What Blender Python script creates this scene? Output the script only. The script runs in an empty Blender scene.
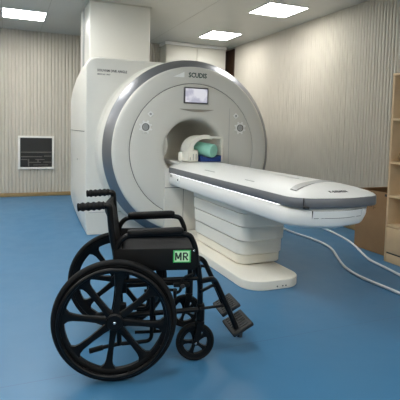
import bpy, bmesh, math, random
from mathutils import Vector, Matrix
C = bpy.context.scene.collection
PI = math.pi
random.seed(4)

# ------------------------------------------------------------------ materials
def lin(c):
    return tuple(((v/255)/12.92 if v/255 <= .04045 else ((v/255+.055)/1.055)**2.4) for v in c)

def mat(name, rgb, rough=.5, metal=0., var=.06, scale=6., bump=0., bscale=200., emit=0., coat=0., spec=.5):
    m = bpy.data.materials.new(name); m.use_nodes = True
    nt = m.node_tree; b = nt.nodes['Principled BSDF']
    c = lin(rgb)
    tc = nt.nodes.new('ShaderNodeTexCoord')
    n = nt.nodes.new('ShaderNodeTexNoise'); n.inputs['Scale'].default_value = scale; n.inputs['Detail'].default_value = 4
    nt.links.new(tc.outputs['Object'], n.inputs['Vector'])
    r = nt.nodes.new('ShaderNodeMapRange')
    r.inputs['From Min'].default_value = .3; r.inputs['From Max'].default_value = .7
    r.inputs['To Min'].default_value = 1-var; r.inputs['To Max'].default_value = 1+var
    nt.links.new(n.outputs['Fac'], r.inputs['Value'])
    mx = nt.nodes.new('ShaderNodeVectorMath'); mx.operation = 'SCALE'
    mx.inputs[0].default_value = c
    nt.links.new(r.outputs['Result'], mx.inputs['Scale'])
    nt.links.new(mx.outputs['Vector'], b.inputs['Base Color'])
    b.inputs['Roughness'].default_value = rough
    b.inputs['Metallic'].default_value = metal
    b.inputs['Coat Weight'].default_value = coat
    b.inputs['Specular IOR Level'].default_value = spec
    if bump:
        n2 = nt.nodes.new('ShaderNodeTexNoise'); n2.inputs['Scale'].default_value = bscale
        nt.links.new(tc.outputs['Object'], n2.inputs['Vector'])
        bp = nt.nodes.new('ShaderNodeBump'); bp.inputs['Strength'].default_value = bump; bp.inputs['Distance'].default_value = .002
        nt.links.new(n2.outputs['Fac'], bp.inputs['Height']); nt.links.new(bp.outputs['Normal'], b.inputs['Normal'])
    if emit:
        b.inputs['Emission Color'].default_value = (*c, 1); b.inputs['Emission Strength'].default_value = emit
    return m

M = dict(
    wall=mat('ribbed_panel', (194, 187, 174), .55, var=.03, scale=3),
    ceil=mat('ceiling_panel', (190, 189, 182), .45, var=.02, scale=2),
    seam=mat('ceiling_seam', (164, 161, 152), .6),
    base_tan=mat('baseboard_wood', (150, 126, 84), .5, var=.08, scale=12),
    white=mat('scanner_white', (224, 222, 214), .32, var=.012, scale=1.5),
    face=mat('scanner_face', (219, 217, 209), .36, var=.012, scale=1.5),
    tabw=mat('table_white', (232, 232, 229), .3, var=.012, scale=2),
    plinth=mat('plinth_cream', (232, 227, 214), .35, var=.02, scale=3),
    bevel=mat('bevel_brushed_metal', (142, 143, 147), .38, metal=.8, var=.02),
    band=mat('band_slate', (98, 101, 106), .38, var=.02),
    bandl=mat('band_light', (168, 169, 168), .4, var=.02),
    groove=mat('groove_shadow_gap', (74, 72, 68), .7),
    liner=mat('bore_liner', (222, 217, 204), .5, var=.02),
    ring=mat('dial_grey', (98, 98, 96), .5), slot=mat('slot_taupe', (158, 154, 143), .6),
    led=mat('led_strip', (250, 250, 250), .4, emit=3., var=0),
    lamp=mat('lamp_diffuser', (251, 251, 248), .4, emit=26., var=0),
    lampf=mat('lamp_frame', (222, 222, 220), .4),
    chrome=mat('chrome', (200, 200, 200), .22, metal=1., var=.02),
    dark=mat('dark_plastic', (40, 40, 42), .4),
    screenf=mat('screen_frame', (70, 68, 70), .4),
    blk=mat('black_frame', (5, 5, 6), .42, var=.1, scale=20, spec=.25),
    rub=mat('black_rubber', (5, 5, 6), .7, var=.12, scale=30, bump=.2, spec=.3),
    vin=mat('black_vinyl', (8, 8, 9), .6, var=.15, scale=25, bump=.25, bscale=300, spec=.25),
    cush=mat('charcoal_upholstery', (16, 16, 18), .65, var=.12, scale=25, bump=.3, bscale=400, spec=.3),
    plate=mat('foot_plate_plastic', (19, 20, 22), .55, var=.1, scale=30),
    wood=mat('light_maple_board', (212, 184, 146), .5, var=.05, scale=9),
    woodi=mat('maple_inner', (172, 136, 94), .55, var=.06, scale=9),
    card=mat('cardboard', (150, 118, 84), .75, var=.05, scale=10),
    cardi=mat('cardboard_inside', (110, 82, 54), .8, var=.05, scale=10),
    cable=mat('white_cable', (222, 224, 226), .45),
    teal=mat('teal_vinyl', (150, 212, 195), .45, var=.03),
    blue=mat('blue_foam_cover', (26, 60, 130), .55, var=.06, scale=15),
    coil=mat('coil_ivory', (238, 235, 224), .4, var=.015),
    ink=mat('dark_lettering', (50, 52, 54), .5),
    inkg=mat('green_lettering', (38, 70, 60), .5),
    logo_tri=mat('logo_white', (248, 248, 245), .5),
    signg=mat('sign_green', (62, 190, 96), .5, var=.02),
    signl=mat('sign_pale_green', (206, 246, 200), .5, var=.02),
    signk=mat('sign_letter', (14, 50, 30), .5),
    vent_f=mat('vent_frame_white', (228, 225, 218), .4),
    vent_d=mat('vent_dark', (44, 43, 41), .25),
    vent_b=mat('vent_slat', (98, 93, 86), .4),
    cab=mat('cabinet_white', (204, 201, 190), .45, var=.015),
    brown=mat('dark_brown_door', (62, 44, 30), .5, var=.1),
    paper=mat('kraft_paper', (170, 140, 106), .8, var=.08, scale=20),
)

def floor_mat():
    m = mat('blue_vinyl', (62, 113, 150), .42, var=.05, scale=1.1, spec=.4)
    nt = m.node_tree; b = nt.nodes['Principled BSDF']
    src = b.inputs['Base Color'].links[0].from_socket
    tc = nt.nodes.new('ShaderNodeTexCoord'); sp = nt.nodes.new('ShaderNodeSeparateXYZ')
    nt.links.new(tc.outputs['Object'], sp.inputs[0])
    a = nt.nodes.new('ShaderNodeMath'); a.operation = 'PINGPONG'; a.inputs[1].default_value = .9   # welded sheet joints every 1.8 m
    s = nt.nodes.new('ShaderNodeMath'); s.operation = 'ADD'; s.inputs[1].default_value = -2.285+3.6
    nt.links.new(sp.outputs['Y'], s.inputs[0]); nt.links.new(s.outputs[0], a.inputs[0])
    l = nt.nodes.new('ShaderNodeMath'); l.operation = 'LESS_THAN'; l.inputs[1].default_value = .0025
    nt.links.new(a.outputs[0], l.inputs[0])
    # light scuffs
    n = nt.nodes.new('ShaderNodeTexNoise'); n.inputs['Scale'].default_value = 5; n.inputs['Detail'].default_value = 8; n.inputs['Roughness'].default_value = .7
    nt.links.new(tc.outputs['Object'], n.inputs['Vector'])
    r = nt.nodes.new('ShaderNodeMapRange'); r.inputs['From Min'].default_value = .35; r.inputs['From Max'].default_value = .7
    r.inputs['To Min'].default_value = .36; r.inputs['To Max'].default_value = .43
    nt.links.new(n.outputs['Fac'], r.inputs['Value']); nt.links.new(r.outputs['Result'], b.inputs['Roughness'])
    mx = nt.nodes.new('ShaderNodeMix'); mx.data_type = 'RGBA'
    mx.inputs['B'].default_value = (*lin((62, 100, 134)), 1)
    nt.links.new(l.outputs[0], mx.inputs['Factor']); nt.links.new(src, mx.inputs['A'])
    nt.links.new(mx.outputs['Result'], b.inputs['Base Color'])
    return m
M['floor'] = floor_mat()

def screen_mat():
    m = bpy.data.materials.new('display_picture'); m.use_nodes = True
    nt = m.node_tree; b = nt.nodes['Principled BSDF']
    tc = nt.nodes.new('ShaderNodeTexCoord')
    n = nt.nodes.new('ShaderNodeTexNoise'); n.inputs['Scale'].default_value = 9; n.inputs['Detail'].default_value = 3
    nt.links.new(tc.outputs['Object'], n.inputs['Vector'])
    cr = nt.nodes.new('ShaderNodeValToRGB')
    cr.color_ramp.elements[0].position = .42; cr.color_ramp.elements[0].color = (*lin((196, 196, 214)), 1)
    cr.color_ramp.elements[1].position = .55; cr.color_ramp.elements[1].color = (*lin((238, 238, 246)), 1)
    nt.links.new(n.outputs['Fac'], cr.inputs['Fac'])
    nt.links.new(cr.outputs['Color'], b.inputs['Emission Color']); b.inputs['Emission Strength'].default_value = .75
    b.inputs['Base Color'].default_value = (.02, .02, .02, 1); b.inputs['Roughness'].default_value = .2
    return m
M['screen'] = screen_mat()

# ------------------------------------------------------------------ helpers
def ob(name, bm, m, parent=None, smooth=True, angle=35):
    me = bpy.data.meshes.new(name)
    bmesh.ops.recalc_face_normals(bm, faces=bm.faces[:])
    bm.to_mesh(me); bm.free()
    me.materials.append(m)
    if smooth:
        me.polygons.foreach_set('use_smooth', [True]*len(me.polygons))
        me.set_sharp_from_angle(angle=math.radians(angle))
    o = bpy.data.objects.new(name, me); C.objects.link(o)
    if parent: o.parent = parent
    return o

def thing(name, label, cat, loc=(0, 0, 0), rz=0, group=None):
    o = bpy.data.objects.new(name, None); C.objects.link(o)
    o.empty_display_size = .1
    o.location = loc; o.rotation_euler = (0, 0, rz)
    return tag(o, label, cat, group)

def tag(o, label, cat, group=None):
    o['label'] = label; o['category'] = cat
    if group: o['group'] = group
    return o

def struct(o):
    o['kind'] = 'structure'; return o

def NB(): return bmesh.new()

def box(bm, x0, x1, y0, y1, z0, z1, bev=0, seg=2, mtx=None):
    t = bmesh.new()
    bmesh.ops.create_cube(t, size=1)
    for v in t.verts:
        v.co = Vector(((x0+x1)/2+v.co.x*(x1-x0), (y0+y1)/2+v.co.y*(y1-y0), (z0+z1)/2+v.co.z*(z1-z0)))
    if bev: bmesh.ops.bevel(t, geom=t.edges[:], offset=bev, segments=seg, affect='EDGES', profile=.5)
    return merge(bm, t, mtx)

def merge(bm, t, mtx=None):
    if mtx is not None: bmesh.ops.transform(t, matrix=mtx, verts=t.verts[:])
    me = bpy.data.meshes.new('tmp'); t.to_mesh(me); t.free(); bm.from_mesh(me); bpy.data.meshes.remove(me)
    return bm

def loft(bm, loops, cap0=True, cap1=True, closed=True):
    R = [[bm.verts.new(p) for p in l] for l in loops]
    n = len(R[0])
    for a, b in zip(R, R[1:]):
        for i in range(n if closed else n-1):
            j = (i+1) % n
            try: bm.faces.new((a[i], a[j], b[j], b[i]))
            except ValueError: pass
    if cap0: bm.faces.new(R[0][::-1])
    if cap1: bm.faces.new(R[-1])
    return bm

def fillet(pts, rad, n=5):
    pts = [Vector(p) for p in pts]
    if rad <= 0 or len(pts) < 3: return pts
    out = [pts[0]]
    for a, b, c in zip(pts, pts[1:], pts[2:]):
        u = (a-b); v = (c-b); r = min(rad, u.length*.45, v.length*.45)
        p = b+u.normalized()*r; q = b+v.normalized()*r
        for k in range(n+1):
            t = k/n; out.append(p*(1-t)**2+b*2*t*(1-t)+q*t*t)
    out.append(pts[-1]); return out

def tube(bm, pts, r, rad=.03, seg=10, cap=True):
    P = fillet(pts, rad)
    loops = []; prev = None
    for i, p in enumerate(P):
        d = (P[min(i+1, len(P)-1)]-P[max(i-1, 0)]).normalized()
        if prev is None:
            up = Vector((0, 0, 1)) if abs(d.z) < .9 else Vector((1, 0, 0))
            prev = (up-d*up.dot(d)).normalized()
        prev = (prev-d*prev.dot(d)).normalized()
        s = d.cross(prev)
        rr = r[i] if isinstance(r, list) else r
        loops.append([p+(prev*math.cos(2*PI*k/seg)+s*math.sin(2*PI*k/seg))*rr for k in range(seg)])
    return loft(bm, loops, cap, cap)

def lathe(bm, prof, org, axis='Y', seg=64, a0=0, a1=2*PI, closed_prof=False, fz=None):
    """prof: list of (radius, along)."""
    full = abs(a1-a0-2*PI) < 1e-6
    N = seg if full else seg+1
    org = Vector(org); rows = []
    for r, h in prof:
        row = []
        for k in range(N):
            a = a0+(a1-a0)*k/seg
            if axis == 'Y': p = org+Vector((r*math.cos(a), h, r*math.sin(a)))
            elif axis == 'Z': p = org+Vector((r*math.cos(a), r*math.sin(a), h))
            else: p = org+Vector((h, r*math.cos(a), r*math.sin(a)))
            if fz: p = fz(p)
            row.append(bm.verts.new(p))
        rows.append(row)
    pairs = list(zip(rows, rows[1:]))
    if closed_prof: pairs.append((rows[-1], rows[0]))
    for a, b in pairs:
        for i in range(N if full else N-1):
            j = (i+1) % N
            bm.faces.new((a[i], a[j], b[j], b[i]))
    return bm, rows

def disc(bm, r, org, axis='Y', h0=0, h1=.01, seg=32, bev=0):
    prof = [(r, h0), (r, h1)]
    if bev: prof = [(r, h0), (r, h1-(bev if h1 > h0 else -bev)), (r-bev, h1)]
    b, rows = lathe(bm, prof, org, axis, seg)
    bm.faces.new(rows[0]); bm.faces.new(rows[-1])
    return bm

def text_bm(s, size, mtx, depth=.001, spacing=1.0, align='CENTER', sx=1., bold=.012):
    cu = bpy.data.curves.new('lettering', 'FONT'); cu.body = s; cu.size = size; cu.extrude = depth
    cu.align_x = align; cu.align_y = 'CENTER'; cu.space_character = spacing; cu.resolution_u = 2
    cu.offset = size*bold
    o = bpy.data.objects.new('lettering_tmp', cu); C.objects.link(o)
    dg = bpy.context.evaluated_depsgraph_get()
    me = bpy.data.meshes.new_from_object(o.evaluated_get(dg))
    bm = bmesh.new(); bm.from_mesh(me)
    bmesh.ops.transform(bm, matrix=mtx @ Matrix.Diagonal((sx, 1, 1, 1)), verts=bm.verts[:])
    bpy.data.objects.remove(o); bpy.data.meshes.remove(me); bpy.data.curves.remove(cu)
    return bm

def frame_m(org, ex, ey):
    ex = Vector(ex).normalized(); ey = Vector(ey); ey = (ey-ex*ey.dot(ex)).normalized(); ez = ex.cross(ey)
    m = Matrix.Identity(4)
    for i in range(3):
        m[i][0] = ex[i]; m[i][1] = ey[i]; m[i][2] = ez[i]; m[i][3] = org[i]
    return m

# ------------------------------------------------------------------ room
CE = 2.917; XW = 4.20; YB = 8.675; XL = -2.6; YF = -1.6

def plane_struct(name, m, x0, x1, y0, y1, z0, z1):
    return struct(ob(name, box(NB(), x0, x1, y0, y1, z0, z1), m, smooth=False))
plane_struct('floor', M['floor'], XL-.1, XW+.1, YF-.1, YB+.1, -.1, 0)
plane_struct('ceiling', M['ceil'], XL-.1, XW+.1, YF-.1, YB+.1, CE, CE+.1)
plane_struct('wall_front', M['cab'], XL-.1, XW+.1, YF-.1, YF, 0, CE)

def ribs(p0, p1, nrm, pitch=.060, dep=.026, seed=1):
    """vertical ribbed wall cladding from p0 to p1 with ridges towards nrm, solid backing."""
    p0 = Vector(p0); p1 = Vector(p1); nrm = Vector(nrm); L = (p1-p0).length; d = (p1-p0)/L
    n = int(L/pitch); prof = []; rnd = random.Random(seed)
    for i in range(n+1):
        b = i*pitch; g = rnd.uniform(0, .3); k = rnd.uniform(.92, 1)
        for t, h in ((0, g), (.14, g), (.20, .8*k), (.32, k), (.74, k), (.86, .8*k), (.92, g)):
            s = b+t*pitch
            if s < L: prof.append((s, h*dep))
    prof.append((L, 0))
    bm = NB()
    lo = [bm.verts.new(p0+d*s+nrm*h) for s, h in prof]
    hi = [bm.verts.new(v.co+Vector((0, 0, CE))) for v in lo]
    for i in range(len(lo)-1): bm.faces.new((lo[i], lo[i+1], hi[i+1], hi[i]))
    b = [bm.verts.new(q) for q in (p0-nrm*.1, p1-nrm*.1)]
    t = [bm.verts.new(v.co+Vector((0, 0, CE))) for v in b]
    bm.faces.new((b[0], b[1], t[1], t[0])); bm.faces.new((lo[0], b[0], t[0], hi[0])); bm.faces.new((lo[-1], b[1], t[1], hi[-1]))
    bm.faces.new(lo+b[::-1]); bm.faces.new(hi+t[::-1])
    return bm
struct(ob('wall_back', ribs((XL, YB, 0), (XW, YB, 0), (0, -1, 0)), M['wall'], angle=50))
struct(ob('wall_right', ribs((XW, YB, 0), (XW, YF, 0), (-1, 0, 0), .050, .017, 3), M['wall'], angle=50))
struct(ob('wall_left', ribs((XL, YF, 0), (XL, YB, 0), (1, 0, 0)), M['wall'], angle=50))
struct(ob('baseboard_back', box(NB(), XL+.03, XW-.02, YB-.03, YB-.008, 0, .07, .004), M['base_tan']))
struct(ob('baseboard_right', box(NB(), XW-.03, XW-.005, YF, 8.19, 0, .07, .004), M['base_tan']))
struct(ob('baseboard_left', box(NB(), XL+.008, XL+.03, YF, YB, 0, .07, .004), M['base_tan']))
# ceiling seams (thin cover strips between the panels)
bm = NB()
for x in (-2.2, -1.6, -.05, .56, 2.53): box(bm, x-.003, x+.003, YF, YB, CE-.0015, CE+.002)
for y in (.4, 2.8): box(bm, XL, XW, y-.003, y+.003, CE-.0012, CE+.002)
struct(ob('trim_1', bm, M['seam'], smooth=False))
# dark doorway leaf on the right wall, in the corner behind the tall cabinet
d = struct(ob('door_1', box(NB(), XW-.03, XW-.002, 8.20, 8.64, .0, 2.88, .004), M['brown']))
struct(ob('door_handle', box(NB(), XW-.07, XW-.028, 8.26, 8.275, 1.0, 1.14, .004), M['chrome'], d))

# ------------------------------------------------------------------ ceiling lights
def make_lamp(x0, x1, y0, y1, label):
    cx, cy = (x0+x1)/2, (y0+y1)/2
    t = thing('ceiling_light', label, 'ceiling light', (cx, cy, CE), 0, 'square ceiling light panels')
    hx, hy = (x1-x0)/2, (y1-y0)/2; w = .012
    b = NB()
    box(b, -hx, hx, -hy, -hy+w, -.012, -.0005); box(b, -hx, hx, hy-w, hy, -.012, -.0005)
    box(b, -hx, -hx+w, -hy+w, hy-w, -.012, -.0005); box(b, hx-w, hx, -hy+w, hy-w, -.012, -.0005)
    ob('frame', b, M['lampf'], t, smooth=False)
    ob('diffuser', box(NB(), -hx+w, hx-w, -hy+w, hy-w, -.008, -.001), M['lamp'], t, smooth=False)
    return t
make_lamp(-.05, .56, 7.15, 7.74, 'glowing square ceiling light on the left, above the wall vent')
make_lamp(3.17, 3.73, 7.05, 7.68, 'glowing square ceiling light in the middle, just before the tall white cabinet')
make_lamp(3.13, 3.735, 5.18, 5.77, 'glowing square ceiling light nearest the camera, by the right ribbed wall')
for x0, y0 in ((-.05, 5.18), (-.05, 3.2), (-.05, 1.2), (-.05, -.8), (3.13, -.8), (-2.2, 7.15), (-2.2, 5.18), (-2.2, 3.2), (-2.2, 1.2), (1.5, -.8)):  # added unseen panels, placed for front fill and the direction of the shadows
    l = make_lamp(x0, x0+.6, y0, y0+.6, 'unseen square ceiling light panel added for fill light, over the rest of the room')

# ------------------------------------------------------------------ wall vent
t = thing('wall_vent', 'square dark wall vent in a white frame, low on the ribbed back wall', 'vent', (.495, YB-.020, .49))
b = NB(); x = .305; w = .036
box(b, -x, x, -.03, 0, 0, w, .004); box(b, -x, x, -.03, 0, .594-w, .594, .004)
box(b, -x, -x+w, -.03, 0, w, .594-w, .004); box(b, x-w, x, -.03, 0, w, .594-w, .004)
ob('frame', b, M['vent_f'], t)
ob('dark_panel', box(NB(), -x+w, x-w, -.014, -.007, w, .594-w), M['vent_d'], t, smooth=False)
for (a0, a1, z0, z1) in ((-.26, .26, .292, .312), (-.26, .10, .215, .232), (.13, .26, .225, .24), (-.02, .14, .165, .178), (.12, .26, .118, .132),
                         (-.13, .08, .115, .128), (-.26, -.15, .165, .178), (-.14, -.12, .05, .18), (.02, .038, .128, .165), (-.05, .2, .07, .08)):
    ob('bar', box(NB(), a0, a1, -.022, -.013, z0, z1, .002), M['vent_b'], t)

# ------------------------------------------------------------------ tall cabinet behind the scanner
t = thing('tall_cabinet', 'tall white two-door cabinet behind the scanner, reaching the ceiling', 'cabinet', (3.4, 8.48, 0))
ob('body', box(NB(), -.62, .63, -.17, .18, 0, 2.86, .004), M['cab'], t)
ob('cornice', box(NB(), -.64, .645, -.195, .18, 2.855, 2.915, .006), M['tabw'], t)
for a0, a1, hx in ((-.615, .005, -.03), (.012, .625, .045)):
    dr = ob('door', box(NB(), a0, a1, -.19, -.17, .1, 2.845, .004), M['cab'], t)
    ob('handle', box(NB(), hx-.006, hx+.006, -.215, -.19, 1.0, 1.2, .003), M['chrome'], dr)

# ------------------------------------------------------------------ duct above scanner
t = thing('ceiling_duct', 'white boxed duct rising from the scanner housing to the ceiling', 'duct', (1.415, 6.56, 1.9))
ob('casing', box(NB(), -.405, .425, -.38, .385, 0, CE-1.9-.001, .02, 3), M['white'], t)
ob('side_strip', box(NB(), -.412, -.40, .03, .16, .02, CE-1.9-.02, .004), M['bandl'], t)
ob('top_flange', box(NB(), -.42, .44, -.395, .40, CE-1.9-.018, CE-1.9-.002, .003), M['cab'], t)

# ------------------------------------------------------------------ MRI scanner
GX, GZ = 2.042, 1.008
G = thing('mri_scanner', 'large white magnetic resonance scanner with round bore and steel-blue ring', 'scanner', (GX, 6.0, 0))
def gl(p): return Vector((p[0]-GX, p[1]-6.0, p[2]))
def fx0(x): return x-GX
def clampz(p): return Vector((p.x, p.y, max(p.z, .006)))

def section(y, xl, top, toe, rc, R=1.04):
    P = []
    zc = [0.004, .06, .14, .25, .4, .7, 1.0, 1.3, 1.6]
    for z in zc:
        k = max(0, 1-z/.3); P.append((xl+toe*k*k, y, z))
    for z in (1.75,):
        if z < top-rc: P.append((xl, y, z))
        else: P.append((xl, y, top-rc-.01))
    for k in range(9):
        a = PI-k/8*PI/2
        P.append((xl+rc+rc*math.cos(a), y, top-rc+rc*math.sin(a)))
    xs = xl+rc
    for k in range(1, 6): 
        t = k/6; P.append((xs+(GX-xs)*t, y, top+(GZ+R-top)*t*t))
    for k in range(41):
        a = PI/2-k/40*(PI/2+1.3)
        P.append((GX+R*math.cos(a), y, max(.004, GZ+R*math.sin(a))))
    P.append((GX, y, .004))
    return [gl(p) for p in P]
secs = [section(5.318, .85, 2.03, .03, .11, 1.0), section(5.322, .842, 2.045, .03, .12, 1.02), section(5.33, .836, 2.056, .03, .13), section(5.36, .834, 2.062, .03, .14),
        section(5.8, .838, 2.05, .045, .16), section(6.3, .85, 2.0, .06, .19), section(6.75, .868, 1.93, .075, .22), section(7.0, .885, 1.85, .09, .22, 1.0), section(7.06, .94, 1.78, .06, .2, .95)]
bm = NB(); loft(bm, secs, False, False); bm.verts.ensure_lookup_table()
N = len(secs[0])
def cap_to_circle(vs, r, y):
    ring = []
    for v in vs:
        d = Vector((v.co.x, 0, v.co.z-GZ)); d.normalize(); ring.append(bm.verts.new((d.x*r, y, GZ+d.z*r)))
    for i in range(N):
        j = (i+1) % N; bm.faces.new((vs[i], vs[j], ring[j], ring[i]))
V = list(bm.verts)
cap_to_circle(V[:N], .97, 5.318-6); cap_to_circle(V[(len(secs)-1)*N:len(secs)*N], .375, 1.06)
ob('housing', bm, M['white'], G, angle=60)
# side access seam line on the housing flank (dark joint)
bm = NB(); tube(bm, [gl((.8335, 5.40, 1.205)), gl((.837, 5.8, 1.207)), gl((.849, 6.3, 1.209)), gl((.867, 6.75, 1.211)), gl((.884, 6.99, 1.212))], .0035, 0, 6); ob('flank_joint', bm, M['groove'], G)
bm = NB(); box(bm, .838-GX, .85-GX, 5.98-6, 6.0-6, .835, .855, .003); ob('flank_screw', bm, M['chrome'], G)
bm = NB(); box(bm, fx0(.875), fx0(1.32), 5.314-6, 5.3185-6, .262, .267); ob('front_joint', bm, M['bandl'], G, smooth=False)
# white flare between housing and ring (left side only)
bm = NB()
A0, A1 = math.radians(97), math.radians(236)
rows = []
for k in range(49):
    t = k/48; a = A0+(A1-A0)*t; w = min(1, t*3.5, (1-t)*5)**.7
    row = []
    for r, y in ((1.064, 5.17), (1.067, 5.18), (1.067+.004*w, 5.27), (1.067+.014*w, 5.30), (1.067+.035*w, 5.3175), (1.067+.04*w, 5.33)):
        row.append(clampz(Vector((r*math.cos(a), y-6, GZ+r*math.sin(a)))))
    rows.append(row)
loft(bm, rows, False, False, closed=False); ob('ring_fillet', bm, M['white'], G, angle=60)
O = (0, -6.0, GZ)
bm = NB(); lathe(bm, [(1.062, 5.12), (1.062, 5.094), (1.058, 5.086), (.984, 5.008), (.976, 5.002), (.96, 5.003), (.96, 5.12)], O, seg=128, closed_prof=True, fz=clampz); ob('bevel_ring', bm, M['bevel'], G)
bm = NB(); lathe(bm, [(1.058, 5.40), (1.066, 5.38), (1.066, 5.102), (1.0635, 5.097), (1.058, 5.10)], O, seg=128, fz=clampz); ob('ring_collar', bm, M['white'], G, angle=50)
bm = NB(); lathe(bm, [(.976, 5.02), (.976, 5.0), (.966, 4.988), (.93, 4.978), (.86, 4.974), (.80, 4.975), (.786, 4.978), (.781, 4.99)], O, seg=128, fz=clampz); ob('face_ring', bm, M['face'], G, angle=50)
bm = NB(); lathe(bm, [(.785, 4.986), (.770, 4.986)], O, seg=128, fz=clampz); ob('face_joint', bm, M['groove'], G)
bm = NB(); lathe(bm, [(.777, 4.99), (.7765, 4.979), (.77, 4.976), (.66, 4.976), (.50, 4.982), (.42, 4.990), (.388, 5.002), (.370, 5.025), (.360, 5.06), (.357, 5.10)], (0, -6.0, GZ), seg=128); ob('face_disc', bm, M['face'], G, angle=50)
bm = NB(); lathe(bm, [(.357, 5.09), (.352, 5.15), (.350, 6.0), (.354, 6.9), (.376, 7.07)], (0, -6.0, GZ), seg=96); ob('bore_liner', bm, M['liner'], G, angle=60)
FY = 4.976-6
def fx(x): return x-GX
# display
s = ob('display', box(NB(), fx(1.892), fx(2.20), FY-.016, FY+.01, 1.555, 1.745, .01), M['screenf'], G)
ob('screen_picture', box(NB(), fx(1.908), fx(2.184), FY-.0175, FY-.0155, 1.571, 1.729), M['screen'], s, smooth=False)
# slot under the display
bm = NB(); top = []; bot = []
for k in range(17):
    u = -1+k/8; xx = GX+.022+u*.22
    top.append((fx(xx), 1.492)); bot.append((fx(xx), 1.492-.030*(1-u*u)))
poly = top+bot[::-1][1:-1]
f0 = [bm.verts.new((x, FY-.004, z)) for x, z in poly]; f1 = [bm.verts.new((x, FY+.004, z)) for x, z in poly]
bm.faces.new(f0); bm.faces.new(f1[::-1])
for i in range(len(poly)): bm.faces.new((f0[i], f0[(i+1) % len(poly)], f1[(i+1) % len(poly)], f1[i]))
ob('air_slot', bm, M['slot'], G, smooth=False)
# control dials and status diamonds
for cx, cz in ((1.443, 1.27), (2.636, 1.288)):
    b = disc(NB(), .060, (fx(cx), 0, cz), 'Y', FY+.004, FY-.006, 32, .003); dial = ob('control_dial', b, M['logo_tri'], G)
    b = NB(); lathe(b, [(.043, FY-.006), (.042, FY-.012), (.033, FY-.012), (.031, FY-.006)], (fx(cx), 0, cz), 'Y', 32); ob('dial_ring', b, M['ring'], dial)
    b = disc(NB(), .029, (fx(cx), 0, cz), 'Y', FY-.004, FY-.012, 24, .003); ob('dial_cap', b, M['bandl'], dial)
    for k in range(8):
        a = k*PI/4+PI/8; ob('dial_button', disc(NB(), .012, (fx(cx)+.068*math.cos(a), 0, cz+.068*math.sin(a)), 'Y', FY+.004, FY-.008, 12, .002), M['logo_tri'], dial)
for cx, cz in ((1.499, 1.418), (2.576, 1.433)):
    b = box(NB(), -.027, .027, FY-.005, FY+.004, -.027, .027, .004, mtx=Matrix.Translation((fx(cx), 0, cz)) @ Matrix.Rotation(PI/4, 4, 'Y'))
    dm = ob('status_diamond', b, M['logo_tri'], G)
    ob('diamond_lamp', disc(NB(), .013, (fx(cx), 0, cz), 'Y', FY-.003, FY-.007, 16), M['bandl'], dm)
# vertical joint on the right of the disc
ob('disc_joint', box(NB(), fx(2.488), fx(2.491), FY-.001, FY+.003, .83, 1.52), M['bandl'], G, smooth=False)
# lettering on ring
b = text_bm('SCUDIS', .076, frame_m((fx(2.062), 4.9735-6, 1.882), (1, 0, 0), (0, 0, 1)), .0012, 1.0, sx=.9, bold=.028); ob('brand_lettering', b, M['inkg'], G, smooth=False)
b = NB(); q = [b.verts.new((fx(x), 4.9725-6, z)) for x, z in ((1.76, 1.852), (1.895, 1.852), (1.895, 1.915))]; b.faces.new(q)
r = bmesh.ops.extrude_face_region(b, geom=b.faces[:]); bmesh.ops.translate(b, vec=(0, .003, 0), verts=[v for v in r['geom'] if isinstance(v, bmesh.types.BMVert)])
ob('brand_triangle', b, M['logo_tri'], G, smooth=False)
b = text_bm('SOUVNM DNR ANGLE', .040, frame_m((fx(.962), 5.3165-6, 1.905), (1, 0, 0), (0, 0, 1)), .001, 1.0, 'LEFT', .86, .02); ob('side_lettering', b, M['ink'], G, smooth=False)
b = text_bm('MEDICAL UNIT', .022, frame_m((fx(.962), 5.3165-6, 1.862), (1, 0, 0), (0, 0, 1)), .001, 1.0, 'LEFT', 1.); ob('side_caption', b, M['ink'], G, smooth=False)
# docking panel below the bore
dk = ob('dock_panel', box(NB(), fx(1.672), fx(2.41), 4.945-6, 5.05-6, .01, .80, .008, 3), M['white'], G)
b = NB(); box(b, fx(1.674), fx(2.408), 4.9435-6, 4.948-6, .578, .584); box(b, fx(1.90), fx(1.904), 4.9435-6, 4.948-6, .02, .58); box(b, fx(2.18), fx(2.184), 4.9435-6, 4.948-6, .02, .58)

ob('dock_joints', b, M['groove'], dk, smooth=False)

# ------------------------------------------------------------------ patient table
TX = 2.06
T = thing('patient_table', 'long white patient table with slate band and lit edge, docked to the scanner', 'table', (TX, 3.6, 0))
TY0 = 4.94
def rrect(x0, x1, y0, y1, r0, r1, z, bow=0., n=7):
    """closed plan loop, y0 = front end with corner radius r0, y1 = rear with r1."""
    P = []
    for cx, cy, r, a in ((x0+r0, y0+r0, r0, PI), (x1-r0, y0+r0, r0, 1.5*PI), (x1-r1, y1-r1, r1, 0), (x0+r1, y1-r1, r1, .5*PI)):
        for k in range(n+1):
            t = a+k/n*PI/2; P.append([cx+r*math.cos(t), cy+r*math.sin(t), z])
        if a == PI and bow:
            for k in range(1, 8):
                s = k/8; P.append([x0+r0+(x1-x0-2*r0)*s, y0-bow*math.sin(PI*s)*1, z])
    return [Vector((p[0]-TX, p[1]-3.6, p[2])) for p in P]
X0, X1, YE = 1.715, 2.452, 2.41
def tl(ins, z, ey=1., rr=None): return rrect(X0+ins, X1-ins, YE+ins*ey, TY0, rr or max(.05, .17-ins*.3), .01, z, .03)
def tb(ins, z): return rrect(X0+ins, X1-.045-ins-max(0, .75-z)*.35, YE+.012+ins*.6+max(0, .75-z)*.12, TY0, .17, .01, z, .03)
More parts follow.
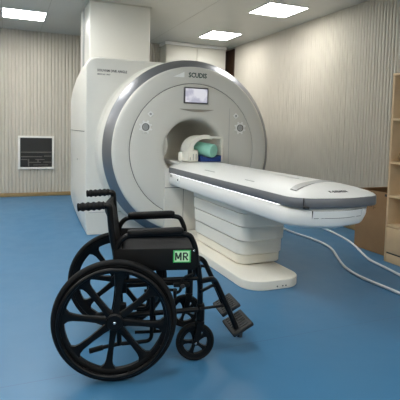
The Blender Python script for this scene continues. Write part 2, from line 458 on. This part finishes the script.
# base
loft(bm := NB(), [rrect(1.725, 2.235, 3.03, 4.93, .16, .01, .0), rrect(1.72, 2.24, 3.025, 4.93, .165, .01, .006), rrect(1.72, 2.24, 3.025, 4.93, .165, .01, .070), rrect(1.724, 2.236, 3.029, 4.93, .162, .01, .075), rrect(1.732, 2.228, 3.037, 4.93, .16, .01, .077)])
ob('base_plate', bm, M['plinth'], T, angle=28)
for x in (1.98, 2.03, 2.06): b = disc(NB(), .006, (x-TX, 3.026-3.6, .025), 'Y', 0, -.003, 10); ob('base_screw', b, M['dark'], T)
# pedestal shells
sh = [(.081, .172, 1.87, 2.30, 3.45), (.172, .302, 1.85, 2.30, 3.42), (.302, .432, 1.838, 2.292, 3.375), (.432, .552, 1.828, 2.282, 3.33), (.552, .70, 1.82, 2.27, 3.30)]
for i, (z0, z1, xl, xr, yf) in enumerate(sh):
    c = (xl+xr)/2; hw = (xr-xl)/2
    loft(bm := NB(), [rrect(c-hw+.03, c+hw-.03, yf+.03, 4.43, .08, .01, z0-.004), rrect(c-hw+.026, c+hw-.026, yf+.026, 4.43, .085, .01, z0+.003), rrect(c-hw+.004, c+hw-.004, yf+.004, 4.43, .095, .01, z0+.006), rrect(c-hw-.002, c+hw+.002, yf-.002, 4.43, .1, .01, z0+.014), rrect(c-hw-.004, c+hw+.004, yf-.004, 4.43, .1, .01, z1-.006), rrect(c-hw+.012, c+hw-.012, yf+.012, 4.43, .09, .01, z1)])
    ob('pedestal_shell', bm, M['plinth'] if i == 0 else M['white'], T, angle=30)
# body
loft(bm := NB(), [tb(.10, .600), tb(.03, .620), tb(.014, .627), tb(.006, .640), tb(.002, .69), tb(.012, .738), tb(.022, .745), tb(.022, .80)]); ob('table_body', bm, M['tabw'], T, angle=60)
# band
loft(bm := NB(), [tl(.012, .752), tl(.002, .755), tl(-.002, .763), tl(0, .816), tl(.008, .822)]); ob('side_band', bm, M['band'], T, angle=60)
# top (crowned): inset, height, stretch towards the end
TOPL = [(.004, .8205, 1), (.012, .829, 1.1), (.03, .840, 1.3), (.07, .857, 1.6), (.12, .871, 1.8), (.18, .883, 1.9), (.24, .889, 1.9), (.28, .8903, 1.85), (.295, .8905, 1.85)]
loft(bm := NB(), [tl(i, z, m) for i, z, m in TOPL]); ob('tabletop', bm, M['tabw'], T, angle=60)
def surf(x, y):
    def ip(d, k):
        pr = None
        for i, z, m in TOPL:
            q = i*(m if k else 1)
            if d <= q: return z if pr is None else pr[1]+(z-pr[1])*(d-pr[0])/(q-pr[0])
            pr = (q, z)
        return TOPL[-1][1]
    s = min(1, max(0, (x-X0-.12)/(X1-X0-.24)))
    return min(ip(min(x-X0, X1-x), 0), ip(y-YE+.03*math.sin(PI*s), 1))
def drape(bm, off):
    for v in bm.verts: v.co.z += surf(v.co.x+TX, v.co.y+3.6)+off
    return bm
bm = NB(); box(bm, 1.80-TX, 2.30-TX, 4.90-3.6, 5.42-3.6, .835, .8835, .012, 3); ob('table_tongue', bm, M['tabw'], T)
# lit strip under the band
for x in (X0+.021, X1-.021):
    ob('led_strip', box(NB(), x-.003-TX, x+.003-TX, 2.66-3.6, 4.93-3.6, .7475, .7525, .001), M['led'], T, smooth=False)
# grey arc at the head of the mattress area
bm = NB(); rows = []
for k in range(15):
    s = k/14; x = 1.79+.52*s; y = 2.55+.225*math.sin(PI*s*.5)
    rows.append([Vector((x-TX, yy-3.6, surf(x, yy)+h)) for yy, h in ((y, .0022), (y+.035, .0028), (y+.07, .0022), (y+.072, -.004), (y-.002, -.004))])
loft(bm, rows); ob('grey_arc', bm, M['bandl'], T, angle=60)
# joint in the band near the end, with a small latch
b = NB(); box(b, -.003, .003, -.01, .01, .758, .822, mtx=Matrix.Translation((1.775-TX, YE+.03-3.6, 0)) @ Matrix.Rotation(-.7, 4, 'Z')); box(b, 1.765-TX, 1.80-TX, YE-.0-3.6, YE+.03-3.6, .752, .772, .004)
ob('band_latch', b, M['dark'], T)
# flap panel on the end face
def endstrip(xa, xb, z0, z1, off):
    rows = []
    for k in range(17):
        x = xa+(xb-xa)*k/16
        def yy(z):
            d = max(0, .75-z); ins = .006; xl = X0+ins; xr = X1-.045-ins-d*.35; y0 = YE+.012+ins*.6+d*.12; r = .17
            if x > xr-r: y = y0+r-math.sqrt(max(0, r*r-(x-xr+r)**2))
            elif x < xl+r: y = y0+r-math.sqrt(max(0, r*r-(xl+r-x)**2))
            else: y = y0-.03*math.sin(PI*(x-xl-r)/(xr-xl-2*r))
            return y-off-3.6
        rows.append([Vector((x-TX, yy(z0), z0)), Vector((x-TX, yy(z1), z1)), Vector((x-TX, yy(z1)+.03, z1)), Vector((x-TX, yy(z0)+.03, z0))])
    bm = NB(); loft(bm, rows); return bm
fl = ob('flap_gap', endstrip(1.842, 2.25, .684, .736, .003), M['groove'], T, smooth=False)
ob('flap', endstrip(1.8455, 2.2465, .6875, .735, .0045), M['tabw'], fl)
b = drape(text_bm('F-SIEMEN', .046, frame_m((2.075-TX, 2.47-3.6, 0), (1, 0, 0), (0, 1, 0)), .001, 1.15, sx=.70, bold=.008), .0012); ob('end_lettering', b, M['ink'], T, smooth=False)
ob('end_badge', disc(NB(), .007, (2.46-TX, 2.66-3.6, .79), 'X', 0, .016, 12), M['logo_tri'], T)
# knob on body flank near the scanner
b = NB(); disc(b, .034, (X0+.012-TX, 4.62-3.6, .705), 'X', 0, -.018, 24, .004); kn = ob('side_knob', b, M['logo_tri'], T)
ob('knob_mark', box(NB(), X0-.0075-TX, X0-.004-TX, 4.605-3.6, 4.635-3.6, .694, .718, .002), M['dark'], kn)
b = NB(); disc(b, .014, (X0+.012-TX, 4.86-3.6, .728), 'X', 0, -.02, 16, .003); ob('side_button', b, M['bandl'], T)
# slots on top
ob('top_slot', drape(box(NB(), 1.79-TX, 1.80-TX, 3.86-3.6, 4.09-3.6, -.004, .0015), 0), M['bandl'], T); ob('top_slot', drape(box(NB(), 1.78-TX, 1.786-TX, 3.1-3.6, 3.25-3.6, -.004, .0015), 0), M['bandl'], T)

# ------------------------------------------------------------------ head coil, pad, bolster on the table
K = thing('head_coil', 'ivory head coil with arched frame on the table at the bore opening', 'head coil', (2.06, 4.83, .8925))
def kl(x, y, z): return Vector((x-2.06, y-4.88, z-.886))
b = NB(); box(b, *(1.872-2.06, 1.992-2.06), -.10, .12, 0, .135, .015, 3); ob('side_block', b, M['coil'], K)
b = NB(); box(b, 1.885-2.06, 1.945-2.06, -.08, .10, .12, .175, .012, 3); ob('block_cap', b, M['coil'], K)
def arch(y0, y1, r0, r1, a0, a1, cx=2.075, cz=1.0, seg=28):
    bm = NB(); rows = []
    for k in range(seg+1):
        a = a0+(a1-a0)*k/seg; c, s = math.cos(a), math.sin(a)
        rows.append([kl(cx+r*c*1.08, y, cz+r*s) for r, y in ((r0, y0), (r1, y0), (r1, y1), (r0, y1))])
    loft(bm, rows); return bm
ob('arch', arch(4.80, 5.05, .158, .185, math.radians(60), math.radians(205)), M['coil'], K)
ob('arch_rim', arch(4.775, 4.81, .148, .192, math.radians(75), math.radians(200)), M['coil'], K)
b = NB(); box(b, 2.07-2.06, 2.30-2.06, -.10, -.06,   .266, .290, .008); box(b, 2.275-2.06, 2.30-2.06, -.10, -.06, .16, .275, .008); ob('top_bar', b, M['coil'], K)
b = NB(); box(b, 2.285-2.06, 2.305-2.06, -.08, .12, 0, .20, .006); box(b, 1.83-2.06, 2.30-2.06, .10, .13, 0, .10, .006); ob('far_side', b, M['coil'], K)
for k in range(3): ob('coil_slot', box(NB(), 1.89-2.06+k*.035, 1.898-2.06+k*.035, -.103, -.098, .02, .09, .001), M['bandl'], K)
b = box(NB(), 1.89-2.06, 1.905-2.06, -.086, -.078, .135, .155)
ob('coil_slot', b, M['bandl'], K)

b = NB(); pts = []
for k in range(13):
    u = -1+k/6; pts.append((2.15+u*.128, .958-.028*(1-u*u)))
pts = [(2.022, .886)]+pts+[(2.278, .886)]
loft(b, [[Vector((x-2.15, y-4.88, z-.886)) for x, z in pts] for y in (4.79, 4.96)])
o = tag(ob('head_cushion', b, M['blue'], None), 'blue foam head cushion in the coil, under the teal roll', 'cushion'); o.location = (2.155, 4.84, .893)
b = NB(); a = Vector((0, 0, 0)); e = Vector((-.14, .27, .03)); r = .078
P = []; R = []
for s, k in ((0, .90), (.012, .97), (.03, 1), (.1, 1), (.2, 1), (.26, 1), (.285, .95), (.297, .85)): P.append(a+e.normalized()*s); R.append(r*k)
tube(b, P, R, 0, 28)
o = tag(ob('bolster', b, M['teal'], None, angle=50), 'teal cylindrical bolster lying on the blue cushion in the head coil', 'bolster'); o.location = (2.165, 4.70, 1.018)

# ------------------------------------------------------------------ bookcase, box, bag
t = thing('bookcase', 'tall light maple bookcase with open shelves and a bottom drawer at the right', 'bookcase', (3.445, 2.9, 0))
y1 = 3.39-2.9; y0 = -.49; D = .55; th = .022
for y in (y1-th, y0): ob('side_panel', box(NB(), 0, D, y, y+th, 0, 1.835, .002), M['wood'], t)
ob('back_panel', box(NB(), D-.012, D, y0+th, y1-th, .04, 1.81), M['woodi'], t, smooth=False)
ob('top_board', box(NB(), -.002, D, y0-.001, y1+.001, 1.813, 1.838, .002), M['wood'], t)
for z in (.352, .637, .965, 1.385): ob('shelf', box(NB(), .002, D-.012, y0+th, y1-th, z, z+.024, .002), M['wood'], t)
ob('plinth', box(NB(), .004, .02, y0+th, y1-th, 0, .085, .002), M['wood'], t)
dw = ob('drawer', box(NB(), -.004, .016, y0+th+.003, y1-th-.003, .102, .345, .002), M['wood'], t)
ob('drawer_handle', box(NB(), -.012, 0, -.06, .06, .215, .228, .003), M['chrome'], dw)
ob('drawer_gap', box(NB(), .006, .02, y0+th, y1-th, .085, .102), M['groove'], t, smooth=False)

b = NB()
bmesh.ops.create_icosphere(b, subdivisions=4, radius=1)
from mathutils import noise
for v in b.verts:
    n = noise.noise(v.co*2.2)*.35+noise.noise(v.co*6)*.12
    v.co = Vector((v.co.x*.095, v.co.y*.085, max(0, .055+v.co.z*.05)))*(1+n*.6) if v.co.z > -.7 else Vector((v.co.x*.095, v.co.y*.085, 0))
    v.co.z = max(0, v.co.z)
o = tag(ob('paper_bag', b, M['paper'], None, angle=25), 'crumpled kraft paper bag lying on the middle shelf of the bookcase', 'paper bag'); o.location = (3.56, 3.255, .9895)

t = thing('cardboard_box', 'tall open brown cardboard box on the floor beside the bookcase', 'cardboard box', (3.85, 3.73, 0))
b = NB(); bx0, bx1, by0, by1, h, w = -.27, .28, -.22, .232, .655, .008
box(b, bx0, bx1, by0, by1, .004, .012)
box(b, bx0, bx0+w, by0, by1, .012, h); box(b, bx1-w, bx1, by0, by1, .012, h)
box(b, bx0+w, bx1-w, by0, by0+w, .012, h); box(b, bx0+w, bx1-w, by1-w, by1, .012, h)
ob('carton', b, M['card'], t, smooth=False)
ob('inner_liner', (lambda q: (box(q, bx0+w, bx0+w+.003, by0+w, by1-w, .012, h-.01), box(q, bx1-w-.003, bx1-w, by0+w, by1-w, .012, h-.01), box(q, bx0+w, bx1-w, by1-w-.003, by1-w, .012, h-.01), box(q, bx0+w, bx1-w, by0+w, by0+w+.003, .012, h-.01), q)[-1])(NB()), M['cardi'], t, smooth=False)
b = NB()
for yy, zz, ww, hh in ((.02, .49, .008, .032), (.0, .485, .02, .008), (-.03, .475, .008, .034), (-.05, .48, .014, .01), (.045, .495, .016, .008)): box(b, bx0-.0012, bx0, yy-ww/2, yy+ww/2, zz-hh/2, zz+hh/2)
ob('printed_mark', b, M['cardi'], t, smooth=False)
ob('hand_hole', box(NB(), bx0-.0015, bx0, by0+.012, by0+.04, .615, .64, 0), M['dark'], t, smooth=False)

# ------------------------------------------------------------------ cables on the floor
def cable(name, pts, label):
    P = [Vector(p) for p in pts]
    Q = []
    for i in range(len(P)-1):
        p0 = P[max(i-1, 0)]; p1 = P[i]; p2 = P[i+1]; p3 = P[min(i+2, len(P)-1)]
        for k in range(8):
            s = k/8
            Q.append(.5*((2*p1)+(p2-p0)*s+(2*p0-5*p1+4*p2-p3)*s*s+(3*p1-p0-3*p2+p3)*s**3))
    Q.append(P[-1])
    b = NB(); tube(b, Q, .0125, 0, 10)
    return tag(ob(name, b, M['cable'], None, angle=60), label, 'cable', 'white cables on the floor')
ch = .0125
cable('floor_cable', [(x, y, ch) for x, y in [(3.36, 6.1), (3.35, 5.5), (3.337, 5.185), (3.294, 4.904), (3.283, 4.668), (3.298, 4.388), (3.28, 4.094), (3.195, 3.851), (3.041, 3.581), (2.898, 3.311), (2.835, 3.086), (2.826, 2.917), (2.831, 2.758), (2.831, 2.613), (2.826, 2.45), (2.80, 1.9)]],
      'white cable curving over the blue floor, nearer the table plinth')
cable('floor_cable', [(x, y, ch) for x, y in [(3.87, 6.0), (3.86, 5.5), (3.84, 5.074), (3.821, 4.878), (3.79, 4.636), (3.724, 4.368), (3.64, 4.104), (3.535, 3.875), (3.397, 3.623), (3.302, 3.423), (3.268, 3.257), (3.236, 3.103), (3.207, 2.96), (3.17, 2.75), (3.1, 2.2)]],
      'white cable on the floor passing close by the cardboard box')

# ------------------------------------------------------------------ wheelchair
PSI = -.25; ox, oy = .487, 2.163
dx, dy = math.cos(PSI), math.sin(PSI)
F0, N0 = .2, .31
WCH = thing('wheelchair', 'black folding wheelchair with spoked wheels and a green MR sign on its side', 'wheelchair', (ox+dx*F0-dy*N0, oy+dy*F0+dx*N0, 0), PSI)
def w(f, n, z): return Vector((f-F0, n-N0, z))

def big_wheel(n, out):
    """out = -1 when the outer face looks to -n."""
    R = .304; c = w(0, n, R)
    bm = NB(); lathe(bm, [(.240, -.012), (.250, -.018), (.276, -.018), (.280, -.012), (.280, .012), (.276, .018), (.250, .018), (.240, .012)], c, 'Y', 72, closed_prof=True)
    k0 = math.radians(-7)
    for k in range(8):
        a = k0+k*PI/4
        m = Matrix.Translation(c) @ Matrix.Rotation(-a, 4, 'Y')
        t = bmesh.new(); L = []
        for r, h, q in ((.03, .019, .013), (.07, .0155, .012), (.14, .0135, .011), (.20, .016, .011), (.222, .022, .011), (.236, .035, .012), (.248, .052, .012)):
            L.append([Vector((r, sy*q*1.0+out*.006*(1-r/.25), sz*h)) for sy, sz in ((-1, -.8), (-.8, -1), (.8, -1), (1, -.8), (1, .8), (.8, 1), (-.8, 1), (-1, .8))])
        loft(t, L); merge(bm, t, m)
    lathe(bm, [(0.0, -.03), (.036, -.03), (.042, -.024), (.042, .024), (.036, .03), (0.0, .03)], c, 'Y', 32)
    bmesh.ops.remove_doubles(bm, verts=bm.verts[:], dist=1e-6)
    rim = ob('rear_wheel', bm, M['blk'], WCH, angle=40)
    bm = NB(); lathe(bm, [(R-.016+.017*math.cos(q*PI/6), .018*math.sin(q*PI/6)) for q in range(12)], c, 'Y', 80, closed_prof=True)
    ob('tire', bm, M['rub'], rim)
    bm = NB(); lathe(bm, [(.264+.0105*math.cos(q*PI/5), out*.042+.0105*math.sin(q*PI/5)) for q in range(10)], c, 'Y', 80, closed_prof=True)
    for k in range(8):
        a = k0+PI/8+k*PI/4
        p = c+Vector((.262*math.cos(a), out*.012, .262*math.sin(a))); e = c+Vector((.264*math.cos(a), out*.042, .264*math.sin(a)))
        tube(bm, [p, e], .005, 0, 8)
    ob('hand_rim', bm, M['blk'], rim)
    ob('hub_bolt', disc(NB(), .0075, c+Vector((0, out*.03, 0)), 'Y', 0, out*.006, 12, .002), M['chrome'], rim)
big_wheel(0, -1); big_wheel(.62, 1)

def caster(f, n, yaw):
    r = .105; c = w(f-.022, n, r)
    bm = NB(); lathe(bm, [(.066, -.010), (.072, -.013), (.087, -.013), (.087, .013), (.072, .013), (.066, .010)], c, 'Y', 48, closed_prof=True)
    for k in range(5):
        m = Matrix.Translation(c) @ Matrix.Rotation(-(PI/2+k*2*PI/5+.3), 4, 'Y')
        t = bmesh.new()
        loft(t, [[Vector((rr, sy*.008, sz*h)) for sy, sz in ((-1, -1), (1, -1), (1, 1), (-1, 1))] for rr, h in ((.01, .010), (.035, .0075), (.056, .010), (.070, .020))])
        merge(bm, t, m)
    lathe(bm, [(0., -.016), (.017, -.016), (.017, .016), (0., .016)], c, 'Y', 24)
    wh = ob('caster_wheel', bm, M['blk'], WCH, angle=40)
    bm = NB(); lathe(bm, [(.0935+.0115*math.cos(q*PI/6), .0145*math.sin(q*PI/6)) for q in range(12)], c, 'Y', 56, closed_prof=True); ob('tire', bm, M['rub'], wh)
    ob('hub_bolt', disc(NB(), .0065, c+Vector((0, -.027, 0)), 'Y', 0, -.005, 12, .0015), M['chrome'], wh)
    bm = NB()
    for s in (-1, 1):
        t = bmesh.new()
        loft(t, [[p+Vector((q*hw, 0, 0)) for q, yy in ((-1, 0), (1, 0))]+[p+Vector((q*hw, s*.005, 0)) for q in (1, -1)] for p, hw in ((w(f-.022, n+s*.021, .092), .010), (w(f-.018, n+s*.021, .11), .014), (w(f-.002, n+s*.021, .19), .017), (w(f+.002, n+s*.019, .215), .018))])
        merge(bm, t)
    box(bm, f-.02-F0, f+.024-F0, n-.026-N0, n+.026-N0, .208, .222, .004)
    lathe(bm, [(0, .2), (.021, .205), (.023, .22), (.023, .30), (.019, .315), (0, .318)], w(f+.004, n, 0), 'Z', 24)
    lathe(bm, [(.006, -.024), (.006, .024)], c, 'Y', 10)
    ob('caster_fork', bm, M['blk'], WCH, angle=40)
caster(.446, .16, 0); caster(.44, .585, 0)

TR = .0135
def side_frame(n, cn, sgn):
    bm = NB()
    tube(bm, [w(.0, n, .60), w(.012, n, .45), w(.022, n, .14)], TR)            # rear upright
    tube(bm, [w(.034, n, .145), w(.10, n, .148), w(.185, n, .155), w(.185, n, .47)], .010, .03)
    tube(bm, [w(.03, n, .472), w(.44, n, .478)], .0115); tube(bm, [w(.06, n, .47), w(.06, n, .53)], .009, 0); tube(bm, [w(.40, n, .475), w(.40, n, .53)], .009, 0)                              # seat rail
    tube(bm, [w(.03, n, .292), w(.43, (n+cn)/2, .296)], TR)                             # lower rail
    tube(bm, [w(.415, n, .56), w(.432, n, .46), w(.446, cn, .36), w(.448, cn, .29)], .0155, .05)   # front upright to caster
    tube(bm, [w(.0, n-sgn*.05, .304), w(.0, n, .304), w(.03, n, .304)], .012, 0)
    box(bm, .0-F0, .055-F0, n-.016-N0, n+.016-N0, .25, .36, .006)
    ob('side_frame', bm, M['blk'], WCH, angle=60)
    tl_ = NB(); tube(tl_, [w(.034, n, .147), w(-.06, n, .130), w(-.125, n, .114)], .010, .02)
    tube(tl_, [w(-.06, n, .130), w(-.127, n, .1135)], .0135, 0)
    ob('tip_lever', tl_, M['rub'], WCH, angle=60)
side_frame(.085, .16, 1); side_frame(.535, .585, -1)

def handle(n, dz):
    bm = NB(); tube(bm, [w(-.06, n, .870+dz), w(-.034, n, .868+dz), w(-.022, n, .72), w(.002, n, .60), w(.012, n, .45)], .0165, .045)
    post = ob('back_post', bm, M['blk'], WCH, angle=60)
    P = []; R = []
    for k in range(31):
        s = k/30; P.append(w(-.19+.132*s, n, .862+dz+.010*s-.001)); R.append(.0205+.0026*math.cos(s*2*PI*5) if 0 < k < 30 else .017)
    bm = NB(); tube(bm, P, R, 0, 14); ob('hand_grip', bm, M['rub'], post, angle=60)
handle(.075, -.010); handle(.545, -.008)

# backrest sling
bm = NB(); front = []; 
for i in range(11):
    s = i/10; z = .50+.340*s
    f = -.036+.048*min(1, max(0, (.868-z)/.30))
    if z > .80: f = -.034
    row = []
    for k in range(9):
        u = k/8; n = .07+.48*u; row.append((f-.030*math.sin(PI*u)*(.4+.6*s), n, z-.012*math.sin(PI*u)*(s > .9)))
    front.append(row)
th = .014
loops = [[w(f+th/2, n, z) for f, n, z in row]+[w(f-th/2, n, z) for f, n, z in row[::-1]] for row in front]
loft(bm, loops); ob('backrest', bm, M['vin'], WCH, angle=50)
# seat
bm = NB(); t = bmesh.new(); box(t, .03-F0, .435-F0, .095-N0, .525-N0, .535, .592, .02, 4); merge(bm, t); ob('seat', bm, M['cush'], WCH, angle=60)
bm = NB(); box(bm, .03-F0, .44-F0,   .09-N0, .53-N0, .522, .5355, .004); ob('seat_sling', bm, M['vin'], WCH)

def arm(n):
    bm = NB(); tube(bm, [w(-.004, n, .555), w(.004, n, .66), w(.045, n, .707), w(.33, n, .716), w(.372, n, .708), w(.402, n, .645), w(.410, n, .55)], .0145, .045)
    ob('armrest_tube', bm, M['blk'], WCH, angle=60)
    b = NB(); t = bmesh.new(); L = []
    for f, hw, hz in ((.055, .015, .008), (.060, .022, .014), (.075, .026, .017), (.20, .027, .018), (.315, .027, .018), (.332, .023, .015), (.338, .015, .009)):
        zc = .722+(f-.055)*.035
        L.append([w(f, n+hw*math.copysign(abs(math.cos(a))**.6, math.cos(a)), zc+hz*math.copysign(abs(math.sin(a))**.6, math.sin(a))) for a in [q*PI/8 for q in range(16)]])
    loft(b, L); ob('armrest_pad', b, M['vin'], WCH, angle=60)
arm(.07); arm(.55)
for n, s in ((.062, -1), (.552, 1)):
    b = NB(); box(b, -.012-F0, .405-F0, n-.006-N0, n+.006-N0, .53, .643, .005); sk = ob('side_guard', b, M['vin'], WCH)
    if s < 0:
        cf, cz = .331, .603; ny = n-.0065-N0
        sg = ob('sign', box(NB(), cf-.045-F0, cf+.045-F0, ny-.0022, ny, cz-.032, cz+.032, .001), M['signg'], sk, smooth=False); sg['label'] = 'green sign with MR lettering'
        ob('sign_field', box(NB(), cf-.038-F0, cf+.038-F0, ny-.003, ny-.002, cz-.027, cz+.027), M['signl'], sk, smooth=False)
        def stroke(a, c, wd):
            q = bmesh.new(); a = Vector((a[0], 0, a[1])); c = Vector((c[0], 0, c[1])); d_ = (c-a).normalized(); p_ = Vector((-d_.z, 0, d_.x))*wd/2
            loft(q, [[v+Vector((cf-F0, yy, cz)) for v in (a-p_, a+p_, c+p_, c-p_)] for yy in (ny-.0036, ny-.0028)]); return q
        for nm, S in (('sign_letter', (((-.032, -.020), (-.032, .020), .0078), ((-.006, -.020), (-.006, .020), .0078), ((-.0305, .019), (-.019, -.012), .0075), ((-.0075, .019), (-.019, -.012), .0075))),
                      ('sign_letter', (((.008, -.020), (.008, .020), .0078), ((.006, .0165), (.024, .0165), .007), ((.006, -.002), (.024, -.002), .007), ((.0265, .0155), (.0265, -.001), .0078), ((.017, -.002), (.029, -.020), .0078)))):
            q = NB()
            for a_ in S: merge(q, stroke(*a_))
            ob(nm, q, M['signk'], sk, smooth=False)
        ob('guard_rivet', disc(NB(), .005, w(.392, n-.006, .63), 'Y', 0, -.004, 10, .001), M['chrome'], sk)
# folding cross brace
for a, c in ((( .20, .10, .20), (.20, .52, .455)), ((.23, .52, .20), (.23, .10, .455))):
    b = NB(); tube(b, [w(*a), w(*c)], .011, 0); ob('cross_brace', b, M['blk'], WCH, angle=60)
b = NB(); tube(b, [w(.16, .53, .26), w(.36, .53, .26)], .009); ob('brace_hinge', b, M['blk'], WCH); b = NB(); tube(b, [w(.10, .09, .20), w(.30, .09, .20)], .008); ob('brace_hinge', b, M['blk'], WCH)
# wheel locks
for n, s in ((.045, -1), (.575, 1)):
    b = NB(); box(b, .29-F0, .37-F0, n-.008-N0, n+.008-N0, .448, .468, .003); tube(b, [w(.32, n, .46), w(.345, n, .50), w(.39, n, .515)], .007, .02); tube(b, [w(.33, n, .46), w(.325, n, .425), w(.30, n, .415)], .008, .02)
    box(b, .29-F0, .305-F0, n-.02-N0, n+.02-N0, .395, .43, .003)
    ob('wheel_lock', b, M['blk'], WCH)
    ob('lock_knob', disc(NB(), .011, w(.335, n-.008, .455), 'Y', 0, -.012, 14, .003), M['dark'], WCH)

def legrest(n0, n1, cp, rot, dz=0):
    bm = NB()
    tube(bm, [w(.432, n0, .462), w(.50, (n0+n1)/2, .455), w(.530, n1, .43), w(.625, n1+.01, .235), w(.682, n1+.015, .105)], .0155, .03)
    tube(bm, [w(.434, n0, .405), w(.515, n1-.01, .405), w(.545, n1, .395)], .009, .03)
    lr = ob('legrest', bm, M['blk'], WCH, angle=60)
    b = NB(); t = bmesh.new(); box(t, -.066, .066, -.098, .098, -.012, .012, .008, 3)
    for k in range(7): box(t, -.046, .046, -.080+k*.025, -.070+k*.025, .011, .0155, .002)
    merge(b, t, Matrix.Translation(w(*cp)) @ Matrix.Rotation(rot, 4, 'Z') @ Matrix.Rotation(-.5, 4, 'Y'))
    ob('foot_plate', b, M['plate'], lr)
    b = NB(); tube(b, [w(.682, n1+.015, .10), w(.684, n1+.015, .125)], .016, 0); tube(b, [w(.682, n1+.015, .118), w(cp[0], cp[1], cp[2])], .010, 0); ob('plate_hinge', b, M['dark'], lr)
legrest(.085, .19, (.685, .27, .150), .12); legrest(.535, .55, (.675, .535, .155), .12)
# heel bar near the caster
b = NB(); tube(b, [w(.44, .135, .294), w(.60, .20, .285)], .008); ob('swing_bar', b, M['blk'], WCH)

# ------------------------------------------------------------------ world, camera
wd = bpy.data.worlds.new('World'); bpy.context.scene.world = wd; wd.use_nodes = True
wd.node_tree.nodes['Background'].inputs[0].default_value = (.6, .65, .7, 1); wd.node_tree.nodes['Background'].inputs[1].default_value = .02

F, PI_, YA, RO, CXp, CYp = 457.36, .0679, .3974, .024, 197.78, 162.08
fw = Vector((math.sin(YA)*math.cos(PI_), math.cos(YA)*math.cos(PI_), -math.sin(PI_)))
rt = Vector((math.cos(YA), -math.sin(YA), 0)); up = rt.cross(fw)
rt, up = rt*math.cos(RO)+up*math.sin(RO), up*math.cos(RO)-rt*math.sin(RO)
m = Matrix.Identity(4)
for i in range(3):
    m[i][0] = rt[i]; m[i][1] = up[i]; m[i][2] = -fw[i]
m[2][3] = 1.24
cd = bpy.data.cameras.new('camera'); cam = bpy.data.objects.new('camera', cd); C.objects.link(cam)
cam.matrix_world = m
cd.sensor_fit = 'HORIZONTAL'; cd.sensor_width = 36; cd.lens = F/400*36
cd.shift_x = (200-CXp)/400; cd.shift_y = (CYp-200)/400; cd.clip_start = .02
sc = bpy.context.scene; sc.camera = cam
sc.view_settings.view_transform = 'Standard'; sc.view_settings.look = 'None'; sc.view_settings.gamma = 1
sc.view_settings.use_curve_mapping = False
sc.view_settings.exposure = 0.06
